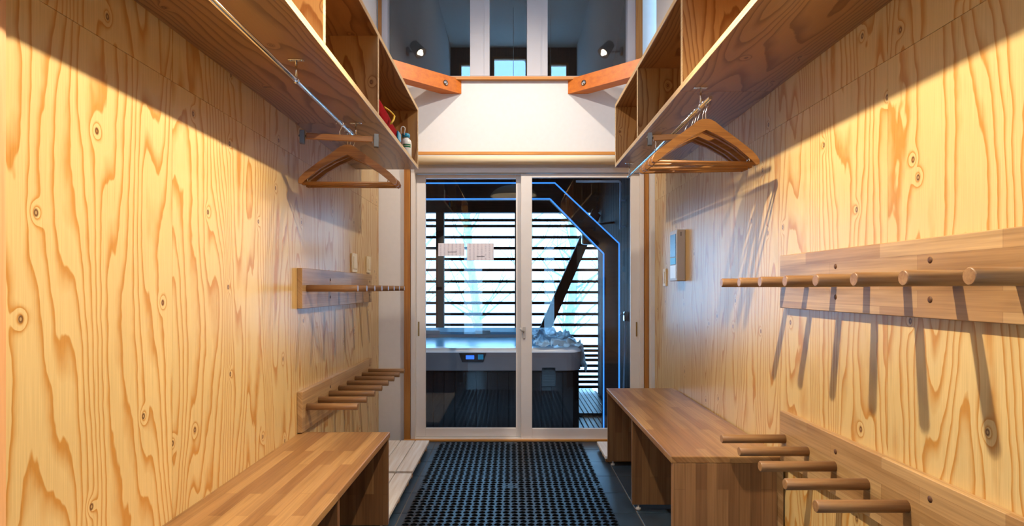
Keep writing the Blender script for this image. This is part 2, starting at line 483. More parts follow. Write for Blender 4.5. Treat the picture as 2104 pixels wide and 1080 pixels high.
# ================================================================== ORANGE CORNER BRACES
def brace(sgn, xe, xw, label):
    t = thing('corner_brace', label, 'beam', (sgn * .7, YD - .3, 2.622), 'corner braces below the upper window')
    wd = .15
    # outline in plan: from back wall to side wall at 45 degrees
    L = abs(xw) - abs(xe)
    pts = [(sgn * abs(xe), YD - .001), (sgn * abs(xw), YD - .001 - L * .9), (sgn * abs(xw), YD - .001 - L * .9 + wd * .9), (sgn * (abs(xe) + wd), YD - .001)]
    m = MB().prism(pts if sgn < 0 else pts[::-1], 'Z', 2.622, 2.732)
    m.build('beam', 'beam', t)
    # counterbored bolt on the face
    n = Vector((-sgn * .9, -1, 0)).normalized()
    tdir = Vector((sgn, -.9, 0)).normalized()
    c = Vector((sgn * abs(xe), YD - .001, 0)) + tdir * .145 + Vector((0, 0, 2.672)) + n * .0015
    rim = MB(); rim.lathe([(.0, 0), (.022, 0), (.022, .001)], (0, 0, 0), 16)
    q = n.to_track_quat('Z', 'Y').to_matrix().to_4x4()
    rim.xf(Matrix.Translation(c) @ q).build('counterbore', 'dowel', t)
    b = MB(); b.lathe([(0, .001), (.017, .001), (.017, .004), (.0165, .005), (0, .005)], (0, 0, 0), 16)
    b.lathe([(0, .005), (.009, .005), (.009, .011), (0, .012)], (0, 0, 0), 6)
    b.xf(Matrix.Translation(c) @ q).build('bolt', 'chrome', t)
brace(-1, .384, 1.02, 'orange timber brace meeting the left wall below upper window')
brace(1, .424, 1.07, 'orange timber brace meeting the right wall below upper window')

# ================================================================== ROLLER BLIND
rb = thing('roller_blind', 'rolled-up cream blind in a long slim head rail above glass door', 'blind', (.12, YD - .03, 2.08))
MB().tube([(-.74, YD - .045, 2.112), (.985, YD - .045, 2.112)], .033, 20).build('roll', 'blind', rb)
box('head_rail', 'wframe', (-.745, .99, YD - .028, YD - .012, 2.146, 2.154), rb)
for x in (-.743, .986): box('end_bracket', 'wframe', (x - .003, x + .003, YD - .075, YD - .012, 2.08, 2.146), rb)

# ================================================================== SHELF UNITS
def shelf(sgn, xw, xf, y0, y1, zb, zt, divs, seam, label):
    t = thing('wall_shelf', label, 'shelf', (sgn * (abs(xw) + abs(xf)) / 2, (y0 + y1) / 2, zb), 'long cubby shelves on the side walls')
    T = .024
    a, b = sgn * abs(xw), sgn * abs(xf)
    for q0, q1 in ((y0, seam), (seam, y1)):
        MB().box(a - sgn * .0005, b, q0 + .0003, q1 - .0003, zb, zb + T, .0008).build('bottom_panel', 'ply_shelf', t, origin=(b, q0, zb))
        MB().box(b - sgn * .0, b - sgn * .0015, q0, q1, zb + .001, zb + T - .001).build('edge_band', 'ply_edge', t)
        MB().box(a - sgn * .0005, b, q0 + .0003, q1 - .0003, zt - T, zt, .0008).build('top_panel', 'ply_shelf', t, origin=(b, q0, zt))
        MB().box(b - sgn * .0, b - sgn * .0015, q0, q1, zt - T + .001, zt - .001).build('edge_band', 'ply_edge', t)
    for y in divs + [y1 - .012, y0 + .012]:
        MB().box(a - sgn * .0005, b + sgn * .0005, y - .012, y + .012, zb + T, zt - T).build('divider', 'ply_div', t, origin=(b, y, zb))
        MB().box(b + sgn * .0005, b - sgn * .0012, y - .0115, y + .0115, zb + T, zt - T).build('edge_band', 'ply_edge', t)
    return t
shelf(-1, XL, .6075, .95, 3.84, 1.918, 2.315, [1.92, 2.695], 2.76, 'plywood cubby shelf on left wall holding a red bag')
shelf(1, XR, .685, .75, 3.94, 1.951, 2.369, [1.55, 2.395, 3.24], 2.42, 'plywood cubby shelf on right wall with empty compartments')

# ================================================================== BENCHES
def bench(sgn, xb, xf, y0, y1, zt, label):
    t = thing('bench', label, 'bench', (sgn * (abs(xb) + abs(xf)) / 2, (y0 + y1) / 2, 0), 'wooden benches along the walls')
    a, b = sgn * abs(xb), sgn * abs(xf)
    MB().box(a, b, y0, y1, zt - .026, zt, .003, 2).build('seat', 'oak_top', t, origin=(b, y0, zt))
    ym = (y0 + y1) / 2
    for y in (y0 + .013, ym, y1 - .013):
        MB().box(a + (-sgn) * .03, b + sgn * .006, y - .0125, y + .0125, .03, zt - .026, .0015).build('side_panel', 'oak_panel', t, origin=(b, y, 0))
        for x in (a - sgn * .06, b + sgn * .04):
            MB().lathe([(.014, 0), (.014, .012), (.006, .014), (.006, .03)], (x, y, 0), 12, True).build('foot', 'greybox', t)
    MB().box(a - sgn * .004, a - sgn * .029, y0 + .004, y1 - .004, .05, zt - .026).build('back_rail', 'oak_board', t, origin=(a, y0, 0))
bench(-1, abs(XL), .5806, 1.19, 2.83, .466, 'wooden bench against left wall with laminated top')
bench(1, XR - .004, .616, 2.298, 3.874, .499, 'wooden bench against right wall beside the glass door')

# ================================================================== PEG RACKS
def rack(sgn, xw, y0, y1, z0, z1, zp, pegs, plen, holes, zh, label):
    t = thing('peg_rack', label, 'peg rack', (sgn * abs(xw), (y0 + y1) / 2, z0), 'wooden peg racks on the walls')
    a = sgn * abs(xw); f = a - sgn * .025
    MB().box(a - sgn * .0003, f, y0, y1, z0, z1, .002).build('board', 'oak_board', t, origin=(a, y0, z0))
    pg = None
    for y in pegs:
        if pg is None:
            pg = MB().tube([(f + sgn * .006, y, zp), (f - sgn * (plen - .003), y, zp), (f - sgn * plen, y, zp)], [.0165, .0165, .0145], 16).build('peg', 'peg', t, origin=(f, y, zp))
            y_first = y
        else: copy_part(pg, t, (0, y - y_first, 0))
    h = None
    for y in holes:
        for z in zh:
            if h is None:
                m = MB().lathe([(0, .0006), (.0085, .0006), (.0085, .0)], (0, 0, 0), 12)
                h = m.xf(Matrix.Translation((f, y, z)) @ Matrix.Rotation(-sgn * PI / 2, 4, 'Y')).build('screw_hole', 'dowel', t, origin=(f, y, z)); h0 = (y, z)
            else: copy_part(h, t, (0, y - h0[0], z - h0[1]))
LP = [2.853 + .1755 * k for k in range(8)]
RP = [2.255 - .1745 * k for k in range(8)]
rack(-1, XL, 2.787, 4.17, 1.054, 1.246, 1.15, LP, .245, [3.22, 4.115], (1.197, 1.103), 'upper peg rack on left wall below the light switches')
rack(-1, XL, 2.787, 4.17, .471, .663, .582, LP, .245, [3.22, 4.115], (.617, .517), 'lower peg rack on left wall just above bench height')
rack(1, XR, .93, 2.295, 1.075, 1.276, 1.171, RP, .24, [1.9, 1.47, 1.04], (1.22, 1.122), 'upper peg rack on right wall casting long shadows')
rack(1, XR, .93, 2.295, .486, .678, .579, RP, .24, [1.9, 1.47, 1.04], (.628, .53), 'lower peg rack on right wall in front of the bench')

# ================================================================== HANGING RODS
def rod(sgn, x, y0, y1, z, zs, brackets, label):
    t = thing('hanging_rod', label, 'clothes rod', (sgn * x, (y0 + y1) / 2, z))
    MB().tube([(sgn * x, y0, z), (sgn * x, y1, z)], .0075, 14).build('rod', 'chrome', t)
    for y in brackets:
        m = MB().tube([(sgn * x, y, z + .006), (sgn * x, y, zs - .003)], .004, 8)
        m.box(sgn * x - .026, sgn * x + .026, y - .009, y + .009, zs - .004, zs - .0003, .001)
        m.tube([(sgn * x, y - .008, z), (sgn * x, y + .008, z)], .0105, 12)
        b = m.build('bracket', 'chrome', t)
        for dx in (-.018, .018):
            MB().lathe([(.0045, -.0062), (.0045, -.004)], (sgn * x + dx, y, zs), 8, True).build('screw', 'chrome', b)
rod(-1, .725, 1.05, 2.80, 1.848, 1.918, [1.30, 1.994, 2.755], 'chrome rod hanging under the left shelf')
rod(1, .752, 2.25, 3.84, 1.872, 1.951, [2.366, 3.10, 3.80], 'chrome rod hanging under the right shelf')

# ---- wooden suit hangers
def make_hanger(name, label, loc, group):
    t = thing(name, label, 'clothes hanger', loc, group)
    ox, oy, oz = loc          # loc = hook resting point on rod axis
    zn = -.066                # neck below the rod axis
    up = [(0, 0), (.018, -.001), (.034, -.008), (.075, -.034), (.13, -.066), (.185, -.100), (.208, -.118), (.216, -.132), (.214, -.142)]
    lo = [(.202, -.146), (.185, -.132), (.12, -.088), (.06, -.058), (.0, -.034)]
    up = [(x, z * 1.2) for x, z in up]; lo = [(x, z * 1.2) for x, z in lo]
    out = [(-x, z) for x, z in reversed(up[1:])] + up + lo[:-1] + [lo[-1]] + [(-x, z) for x, z in reversed(lo[:-1])]
    pts = [(ox + x, oz + zn + z) for x, z in out]
    MB().prism(pts, 'Y', oy - .0075, oy + .0075, .002).build('shoulders', 'hanger', t)
    MB().tube([(ox - .203, oy, oz + zn - .167), (ox + .203, oy, oz + zn - .167)], .0062, 10).build('trouser_bar', 'hanger', t)
    hk = [(ox, oy, oz + zn - .004), (ox, oy, oz - .038)]
    cz = oz - .0055
    hk.append((ox + .004, oy, oz - .030))
    for k in range(0, 13):
        an = math.radians(-65 + k * 21)
        hk.append((ox + .0145 * math.cos(an), oy, cz + .0145 * math.sin(an)))
    MB().tube(hk, .0018, 7).build('hook', 'chrome', t)
    for s_ in (-1, 1):
        MB().tube([(ox + s_ * .176, oy, oz + zn - .130), (ox + s_ * .176, oy, oz + zn - .164)], .0022, 6).build('bar_pin', 'chrome', t)
    return t
def make_clip_hanger(label, loc, group):
    t = thing('clip_hanger', label, 'clip hanger', loc, group)
    ox, oy, oz = loc
    zn = -.052
    MB().box(ox - .135, ox + .135, oy - .007, oy + .007, oz + zn - .026, oz + zn, .003).build('bar', 'hanger', t)
    hk = [(ox, oy, oz + zn - .004), (ox, oy, oz - .034), (ox + .004, oy, oz - .028)]
    cz = oz - .0055
    for k in range(0, 13):
        an = math.radians(-65 + k * 21)
        hk.append((ox + .0145 * math.cos(an), oy, cz + .0145 * math.sin(an)))
    MB().tube(hk, .0018, 7).build('hook', 'chrome', t)
    for s_ in (-1, 1):
        x = ox + s_ * .15
        m = MB().box(x - .010, x + .010, oy - .011, oy - .008, oz + zn - .045, oz + zn + .010, .001)
        m.box(x - .010, x + .010, oy + .008, oy + .011, oz + zn - .045, oz + zn + .010, .001)
        m.tube([(x - .011, oy, oz + zn - .012), (x + .011, oy, oz + zn - .012)], .0078, 10)
        m.tube([(x - .015, oy, oz + zn - .012), (ox + s_ * .133, oy, oz + zn - .012)], .004, 6)
        c = m.build('clip', 'steel', t)
        for sy in (-1, 1):
            box('clip_pad', 'black', (x - .009, x + .009, oy + sy * .004 - .0038, oy + sy * .004 + .0038, oz + zn - .045, oz + zn - .03), c)
    return t
hp = make_hanger('suit_hanger', '', (0, 0, 0), '')
def place(src, loc, rz, label, group, first=[True]):
    o = src if first[0] and src is hp else copy_tree(src)
    if src is hp: first[0] = False
    o.location = loc; o.rotation_euler = (0, 0, math.radians(rz)); tag(o, label, 'clothes hanger', group)
GL, GR = 'hangers on the left rod', 'hangers on the right rod'
place(hp, (-.725, 2.62, 1.848), 1.5, 'nearest wooden suit hanger on the left rod', GL)
place(hp, (-.725, 2.665, 1.848), 6, 'middle of three wooden suit hangers on the left rod', GL)
place(hp, (-.725, 2.72, 1.848), 2, 'rearmost wooden suit hanger on the left rod', GL)
place(hp, (.752, 2.305, 1.872), 5, 'nearest wooden suit hanger on the right rod', GR)
place(hp, (.752, 2.34, 1.872), 0, 'second wooden suit hanger from the front on the right rod', GR)
place(hp, (.752, 2.405, 1.872), -4, 'third wooden suit hanger from the front on the right rod', GR)
place(hp, (.752, 2.445, 1.872), -2, 'fourth wooden suit hanger from the front on the right rod', GR)
place(hp, (.752, 2.485, 1.872), -6, 'rearmost wooden suit hanger on the right rod', GR)
cl = make_clip_hanger('wooden clip hanger with metal clips on the left rod', (-.725, 2.50, 1.848), GL)
cl.rotation_euler = (0, 0, math.radians(-3))
cl.rotation_euler = (0, 0, math.radians(12))
cr = copy_tree(cl); cr.location = (.752, 2.58, 1.872); cr.rotation_euler = (0, 0, math.radians(-8))
tag(cr, 'wooden clip hanger with metal clips on the right rod', 'clip hanger', GR)

# ================================================================== MATS
def make_mat(x0, x1, y0, y1, label):
    """Open-grid rubber mat: staggered ring cells joined by ribs."""
    m = MB(); bm = m.bm
    nx, ny = 13, 25
    px, py = (x1 - x0) / nx, (y1 - y0) / ny
    zt, zb = .0135, .0
    K = 8
    for j in range(ny):
        for i in range(nx):
            cx, cy = x0 + (i + .5) * px, y0 + (j + .5) * py
            solid = (i in (0, nx - 1) and j in (0, ny - 1))
            r = .41 if not solid else .2
            oc = [(cx + sx * px / 2, cy + sy * py / 2) for sx, sy in ((1, 0), (1, 1), (0, 1), (-1, 1), (-1, 0), (-1, -1), (0, -1), (1, -1))]
            sk = .055 * px * (1 if j % 2 else -1)
            ic = [(cx + sk + px * (r + .03) * math.cos(k * PI / 4), cy + py * r * math.sin(k * PI / 4)) for k in range(8)]
            zz = zt
            o_ = [bm.verts.new((x, y, zz)) for x, y in oc]
            i_ = [bm.verts.new((x, y, zz + (.0015 if k in (2, 6) else 0))) for k, (x, y) in enumerate(ic)]
            l_ = [bm.verts.new((x, y, zb)) for x, y in ic]
            for k in range(8):
                q = (k + 1) % 8
                bm.faces.new((o_[k], o_[q], i_[q], i_[k])); bm.faces.new((i_[k], i_[q], l_[q], l_[k]))
    for a, b in (((x0, y0), (x1, y0)), ((x1, y0), (x1, y1)), ((x1, y1), (x0, y1)), ((x0, y1), (x0, y0))):
        v = [bm.verts.new((a[0], a[1], zt)), bm.verts.new((b[0], b[1], zt)), bm.verts.new((b[0], b[1], zb)), bm.verts.new((a[0], a[1], zb))]
        bm.faces.new(v)
    bmesh.ops.remove_doubles(bm, verts=bm.verts, dist=.0004)
    o = m.build('rubber_mat', 'rubber', None, origin=((x0 + x1) / 2, (y0 + y1) / 2, 0))
    o.location.z = .0005
    tag(o, label, 'mat', 'black rubber grid mats on the floor')
    return o
mp = make_mat(-.531, -.008, 3.42, 4.39, 'black rubber grid mat by the door, left one')
for dx, dy, lb in ((.5245, 0, 'black rubber grid mat by the door, right one'), (0, -.9715, 'black rubber grid mat one row back from the door, left one'),
                   (.5245, -.9715, 'black rubber grid mat one row back from the door, right one')):
    c = mp.copy(); COL.objects.link(c); c.location = mp.location + Vector((dx, dy, 0)); c['label'] = lb

# ================================================================== DUCKBOARDS
def duckboard(x0, n, y0, y1, label, sgn=-1, zt=.058, matp='wash'):
    wd, g = .098, .006
    xe = x0 + sgn * (n * (wd + g))
    t = thing('duckboard', label, 'duckboard', ((x0 + xe) / 2, (y0 + y1) / 2, 0), 'whitewashed duckboards on the tiles')
    for k in range(n):
        a = x0 + sgn * k * (wd + g)
        MB().box(a, a + sgn * wd, y0, y1, zt - .019, zt, .002).build('plank', matp, t, origin=(a, y0, zt))
    for y in (y0 + .06, (y0 + y1) / 2, y1 - .06):
        MB().box(x0 + sgn * .012, xe - sgn * .02, y - .02, y + .02, 0.0005, zt - .019).build('batten', 'batten', t)
duckboard(-.595, 4, 3.556, 4.27, 'whitewashed plank duckboard beside the door, left of mats')
duckboard(-.595, 4, 2.86, 3.53, 'whitewashed plank duckboard between left bench and door-side duckboard', zt=.052)
duckboard(.61, 4, 3.895, 4.27, 'small plank duckboard behind the right bench by the door', 1, .05)

# ================================================================== SWITCHES AND CONTROL PANEL
def switch(sgn, xw, y0, y1, z0, z1, label, ny=1):
    t = thing('light_switch', label, 'light switch', (sgn * abs(xw), (y0 + y1) / 2, z0), 'light switches by the door')
    a = sgn * abs(xw)
    MB().box(a - sgn * .0003, a - sgn * .011, y0, y1, z0, z1, .0025, 2).build('plate', 'cream', t)
    MB().box(a - sgn * .011, a - sgn * .015, y0 + .022, y1 - .022, z0 + .02, z1 - .02, .0015).build('rocker', 'cream', t)
switch(-1, XL, 3.72, 3.84, 1.252, 1.372, 'cream switch plate on left wall further from the door')
switch(-1, XL, 4.10, 4.20, 1.258, 1.372, 'cream switch plate on left wall nearest the door')
switch(1, XR, 4.06, 4.13, 1.165, 1.285, 'small cream switch plate on right wall behind control box')

cp = thing('control_panel', 'white wall-mounted control box with dark screen on right wall', 'control panel', (XR, 3.706, 1.195))
MB().box(XR - .0003, XR - .0535, 3.626, 3.787, 1.195, 1.51, .004, 2).build('housing', 'greybox', cp)
MB().box(XR - .0535, XR - .056, 3.645, 3.768, 1.345, 1.485, .001).build('screen', 'screen', cp)
MB().box(XR - .0535, XR - .056, 3.645, 3.768, 1.298, 1.34, .001).build('keypad', 'cap', cp)
MB().box(XR - .0535, XR - .0555, 3.645, 3.768, 1.21, 1.292, .001).build('cover', 'bottle', cp)
box('vent_slot', 'black', (XR - .03, XR - .026, 3.6255, 3.6262, 1.47, 1.495), cp)

# ================================================================== PAPERS ON THE DOOR
tag(MB().box(-.566, -.364, YD + .0555, YD + .0565, 1.397, 1.496).build('paper_notice', 'paper', None, origin=(-.465, YD + .0565, 1.397)),
    'left paper notice with print taped to the glass door', 'notice', 'paper notices on the door')
tag(MB().box(-.345, -.14, YD + .0555, YD + .0565, 1.364, 1.496).build('paper_notice', 'paper', None, origin=(-.24, YD + .0565, 1.364)),
    'larger right paper notice with print taped to the glass door', 'notice', 'paper notices on the door')
# faint printed line at the foot of each sheet
for o, x0, x1, z in ((bpy.data.objects['paper_notice'], -.492, -.43, 1.425), (bpy.data.objects['paper_notice.001'], -.27, -.215, 1.392)):
    m = MB(); x = x0
    while x < x1:
        w_ = random.uniform(.004, .009); m.box(x, x + w_, YD + .0549, YD + .0555, z, z + random.uniform(.004, .007)); x += w_ + .002
    m.build('printed_line', 'black', o)

# ================================================================== THINGS ON THE LEFT SHELF
bt = thing('bottle', 'white plastic bottle with blue cap and green print on left shelf', 'bottle', (-.650, 3.64, 1.942))
MB().lathe([(0, 0), (.030, 0), (.034, .004), (.034, .098), (.031, .112), (.018, .126), (.016, .132), (0, .132)], (-.650, 3.64, 1.942), 24).build('body', 'bottle', bt)
MB().lathe([(.0, .132), (.023, .132), (.024, .136), (.024, .150), (.021, .154), (0, .154)], (-.650, 3.64, 1.942), 20).build('cap', 'cap', bt)
lp = [(-.657, 3.615, 1.942 + .140)]
for k in range(9):
    an = PI * k / 8
    lp.append((-.664 + .012 * math.cos(an), 3.615, 1.942 + .178 + .014 * math.sin(an)))
lp.append((-.676, 3.615, 1.942 + .150))
MB().tube(lp, .0035, 8).build('carry_loop', 'bottle', bt)
for z0, z1 in ((.078, .086), (.066, .075)):
    m = MB()
    A = [m.bm.verts.new((-.650 + .0346 * math.cos(a), 3.64 + .0346 * math.sin(a), 1.942 + z0)) for a in [-1.9 + k * .16 for k in range(10)]]
    B = [m.bm.verts.new((-.650 + .0346 * math.cos(a), 3.64 + .0346 * math.sin(a), 1.942 + z1)) for a in [-1.9 + k * .16 for k in range(10)]]
    for k in range(9): m.bm.faces.new((A[k], A[k+1], B[k+1], B[k]))
    m.build('label_print', 'green', bt)

bg = thing('cloth_bag', 'red cloth bag with yellow cord handle on left shelf', 'bag', (-.69, 3.2, 1.942))
m = MB(); bm = m.bm
nu, nv = 20, 10; rows = []
for j in range(nv + 1):
    v = j / nv; row = []
    for i in range(nu):
        a = 2 * PI * i / nu
        ln = .25 * (1 - .22 * v ** 2.2); th = .052 * (1 - .75 * v ** 2)
        y = 3.265 - .05 * v + ln * math.cos(a); x = -.672 - .01 * v + th * math.sin(a)
        z = 1.9425 + .135 * v * (1 - .30 * math.cos(a))
        d_ = noise.noise(Vector((x * 18, y * 14, z * 16))) * .010 * (1 if 0 < j else 0)
        row.append(bm.verts.new((x + d_, y + d_ * .5, max(1.9425, z + d_ * .5 * (j > 0)))))
    rows.append(row)
for a, b in zip(rows, rows[1:]):
    for i in range(nu):
        f = bm.faces.new((a[i], a[(i+1) % nu], b[(i+1) % nu], b[i])); f.smooth = True
bm.faces.new(rows[0][::-1]); bm.faces.new(rows[-1])
m.build('body', 'red', bg)
MB().tube([(-.618, 3.03, 1.99), (-.613, 3.07, 2.02), (-.616, 3.11, 2.05), (-.63, 3.135, 2.07), (-.648, 3.12, 2.085), (-.665, 3.08, 2.09)], .0055, 8).build('handle', 'yellow', bg)
MB().box(-.622, -.612, 3.20, 3.28, 1.955, 2.0, .003).build('patch', 'led' if False else 'cap', bg)

# ================================================================== LAMPS
pl = thing('pendant_lamp', 'dome pendant lamp hanging in the middle of the hall', 'lamp', (0.01, .6, 2.46))
px_, py_, dz = .02, .6, .175
MB().lathe([(r * 1.16, z + dz) for r, z in ((.288, 2.292), (.28, 2.315), (.245, 2.365), (.18, 2.412), (.10, 2.437), (.03, 2.444))], (px_, py_, 0), 40).build('shade', 'shade', pl)
MB().lathe([(r * 1.16, z + dz) for r, z in ((.03, 2.441), (.10, 2.434), (.178, 2.409), (.242, 2.362), (.276, 2.314), (.284, 2.293))], (px_, py_, 0), 40).build('liner', 'bottle', pl)
MB().lathe([(.0, 2.585), (.014, 2.585), (.026, 2.60), (.026, 2.65), (.012, 2.665), (0, 2.665)], (px_, py_, 0), 16).build('socket', 'bottle', pl)
MB().lathe([(.03 * math.sin(PI * k / 10), 2.555 - .03 * math.cos(PI * k / 10)) for k in range(11)], (px_, py_, 0), 20).build('bulb', 'bulb', pl)
MB().tube([(px_, py_, 2.66), (px_, py_, HC)], .004, 8).build('cord', 'bottle', pl)
MB().tube([(px_ + .05, py_ - .02, 2.58), (px_ + .05, py_ - .02, 2.40)], .0015, 6).lathe([(0, 2.36), (.016, 2.36), (.006, 2.40), (0, 2.402)], (px_ + .05, py_ - .02, 0), 12).build('pull_cord', 'bottle', pl)

def lamp_head(t, p, target, watt, col, cone, blend, soft=.025):
    aim = (Vector(target) - p).normalized()
    q = aim.to_track_quat('Z', 'Y').to_matrix().to_4x4()
    h = MB().lathe([(0, -.11), (.035, -.11), (.045, -.10), (.058, .02), (.062, .03), (.056, .03), (.034, .012), (0, .012)], (0, 0, 0), 24).xf(Matrix.Translation(p) @ q).build('head', 'greybox', t)
    MB().lathe([(0, .014), (.03, .014)], (0, 0, 0), 20).xf(Matrix.Translation(p) @ q).build('lens', 'lens', h)
    ld = bpy.data.lights.new('lamp_beam', 'SPOT'); ld.energy = watt; ld.color = col
    ld.spot_size = math.radians(cone); ld.spot_blend = blend; ld.shadow_soft_size = soft
    lo = bpy.data.objects.new('lamp_beam', ld); COL.objects.link(lo)
    lo.parent = t; lo.location = (p + aim * .035) - OFF[t.name]
    lo.rotation_euler = (-aim).to_track_quat('Z', 'Y').to_euler()

def spot(sgn, xw, label):
    p = Vector((sgn * .90, 3.3, 3.45)); wallx = sgn * abs(xw)
    t = thing('wall_spotlight', label, 'spotlight', (wallx, p.y, p.z), 'spotlights high on the side walls')
    q0 = Matrix.Rotation(-sgn * PI / 2, 4, 'Y')
    MB().lathe([(0, 0), (.04, 0), (.04, .02), (.034, .026), (0, .026)], (0, 0, 0), 20).xf(Matrix.Translation((wallx, p.y, p.z)) @ q0).build('base', 'greybox', t)
    MB().tube([(wallx - sgn * .02, p.y, p.z), (p.x, p.y - .03, p.z)], .009, 10).build('arm', 'greybox', t)
    lamp_head(t, p, (-sgn * .80, 3.95, 1.2), SPOT_W, (1, .88, .76), 112, 1.0, .018)
spot(-1, XL - .012, 'small wall spotlight high on the left wall')
spot(1, XR + .012, 'small wall spotlight high on the right wall')

# hanging bar with two heads, each aimed at the opposite wall
lb_ = thing('light_bar', 'hanging bar with two spotlight heads above the hall', 'light bar', (0, 1.68, 2.72))
MB().box(-.42, .52, 1.66, 1.70, 2.76, 2.785, .004).build('bar', 'greybox', lb_)
for x in (-.38, .48): MB().tube([(x, 1.68, 2.785), (x, 1.68, HC)], .003, 6).build('suspension_wire', 'greybox', lb_)
for p, tg in (((-.24, 1.68, 2.63), (XR, 1.40, 1.15)), ((.34, 1.72, 2.54), (XL, 1.35, 1.10))):
    p = Vector(p)
    MB().tube([p - (Vector(tg) - p).normalized() * .03, Vector((p.x, 1.68, 2.765))], .007, 8).build('stem', 'greybox', lb_)
    lamp_head(lb_, p, tg, BAR_W, (1, .85, .62), 104, .8)

ck = thing('ceiling_lamp', 'round flat ceiling lamp of the tall hall', 'ceiling lamp', (0, 1.6, HC))  # unseen lamp, added to brighten the hall mirrored in the upper window
MB().lathe([(.20, HC), (.20, HC - .03), (.19, HC - .04)], (0, 1.6, 0), 32).build('housing', 'greybox', ck)
MB().lathe([(.19, HC - .04), (.0, HC - .055)], (0, 1.6, 0), 32).build('diffuser', emit('ceiling_diffuser', (1, .93, .84, 1), CEIL_E), ck)

# ================================================================== OUTSIDE: PORCH WITH HOT TUB
ZD = -.18
dk = struct(box('deck', 'dark', (-2.6, 1.12, YD + .12, 7.9, -.40, ZD - .035), origin=(0, YD + .12, ZD)))
def planks(parent, y0, y1, zt, x0, x1):
    p0 = None; x = x0
    while x < x1:
        if p0 is None: p0 = MB().box(x, x + .042, y0, y1, zt - .03, zt, .003).build('plank', 'deck', parent, origin=(x, y0, zt)); xp = x
        else:
            c = p0.copy(); COL.objects.link(c); c.parent = parent; c.location = p0.location + Vector((x - xp, 0, 0))
        x += .05
planks(dk, YD + .13, 6.22, ZD - .02, -2.0, 1.06)
planks(dk, 6.26, 7.85, ZD + .015, .66, 1.06)

struct(box('ground', 'snow', (-60, 60, 8.0, 90, -.75, -.6)))
# dark board wall on the right side of the porch
pw = struct(box('wall_porch', 'dark', (1.125, 1.2, YD + .12, 7.72, -.4, 4.9), origin=(1.125, YD + .12, 0)))
y = YD + .13; pb = None
while y < 7.6:
    if pb is None: pb = MB().box(1.10, 1.125, y, y + .144, ZD - .02, 2.9, .003).build('board', 'darkz', pw, origin=(1.10, y, 0)); yp = y
    else:
        c = pb.copy(); COL.objects.link(c); c.parent = pw; c.location = pb.location + Vector((0, y - yp, 0))
    y += .15
struct(box('wall_porch_blocker', 'dark', (-2.72, -2.62, YD + .12, 7.9, -.4, 4.9), origin=(-2.62, YD + .12, 0)))  # unseen wall, added to keep sky light from the open side out
struct(box('wall_facade_blocker', 'dark', (-2.72, XL - .165, YD, YD + .12, -.4, 5.0), origin=(-2, YD, 0)))  # unseen, added to keep sky light off the tub front
# lean-to roof
rf = struct(MB().prism([(YD + .12, 4.75), (8.3, 2.72), (8.3, 2.80), (YD + .12, 4.85)], 'X', -3.0, 1.3).build('porch_roof', 'dark', None, origin=(0, YD + .12, 4.75)))

sf = thing('slat_screen', 'dark horizontal slat screen behind the hot tub', 'slat screen', (-.5, 7.6, ZD))
s0 = None
for z in (2.022, 1.947, 1.804, 1.664, 1.524, 1.384, 1.237, 1.10, .963, .82, .683, .54, .41, .353, .29, .234, .16, .09, .02, -.046, -.11):
    if s0 is None: s0 = MB().box(-2.5, 1.098, 7.59, 7.615, z - .018, z + .018, .002).build('slat', 'dark', sf, origin=(0, 7.6, z)); zp_ = z
    else: copy_part(s0, sf, (0, 0, z - zp_))
for x in (-.91, .085, -1.9):
    MB().box(x - .05, x + .05, 7.48, 7.585, ZD - .03, 2.11, .003).build('post', 'darkz', sf)
MB().box(-2.6, 1.098, 7.50, 7.62, 2.108, 3.10, .003).build('header', 'dark', sf)
# diagonal timber
q1, q2 = Vector((.06, 7.40, ZD)), Vector((1.06, 7.40, 2.11))
dd = (q2 - q1).normalized(); nn = Vector((dd.z, 0, -dd.x)) * .062
tag(MB().prism([((q1 - nn).x, (q1 - nn).z + .05), ((q1 + nn).x, (q1 + nn).z + .01), ((q2 + nn).x - .02, (q2 + nn).z - .03), ((q2 - nn).x, (q2 - nn).z)], 'Y', 7.34, 7.45)
    .build('timber_brace', 'darkz', None, origin=(.06, 7.4, ZD)), 'dark diagonal timber leaning behind the hot tub', 'timber')

# portal frame close to the door with two glowing blue lines along it
pf = thing('portal_frame', 'dark timber frame outlined by glowing blue lines outside the door', 'frame', (.9, 5.2, ZD))
def px2(x, y_, Y=5.17): return ((x - 1052) * Y / 1220, 1.15 + (592 - y_) * Y / 1220)
OUT = [(-1.7, 2.062), (.373, 2.066), (.932, 1.54), (.932, ZD)]
INN = [(-1.7, 1.924), (.33, 1.928), (.797, 1.452), (.797, ZD)]
for nm, i in (('beam', 0), ('brace', 1), ('post', 2)):
    MB().prism([INN[i], INN[i+1], OUT[i+1], OUT[i]], 'Y', 5.17, 5.27).build(nm, 'dark', pf)
for line in (OUT, INN):
    for a, b in zip(line, line[1:]):
        A, B = Vector((a[0], 5.166, a[1])), Vector((b[0], 5.166, b[1]))
        if a[1] > 1.9 and b[1] > 1.9 or True:
            MB().tube([A, B], .006, 6).build('light_strip', 'led', pf)
# pale tube added in place of faint lines reflected in the glass
cd = MB().tube([(.62, 5.75, 2.185), (1.03, 5.75, 2.185), (1.045, 5.75, 2.18), (1.05, 5.75, 2.165), (1.05, 5.75, 1.72)], .011, 8)
cd.tube([(1.05, 5.75, 2.0), (1.1, 5.75, 2.0)], .008, 6).tube([(1.05, 5.75, 1.75), (1.1, 5.75, 1.75)], .008, 6)
tag(cd.build('conduit_pipe', 'hose', None, origin=(1.05, 5.75, 1.72)), 'pale thin tube standing for a reflected line by the porch wall', 'pipe')
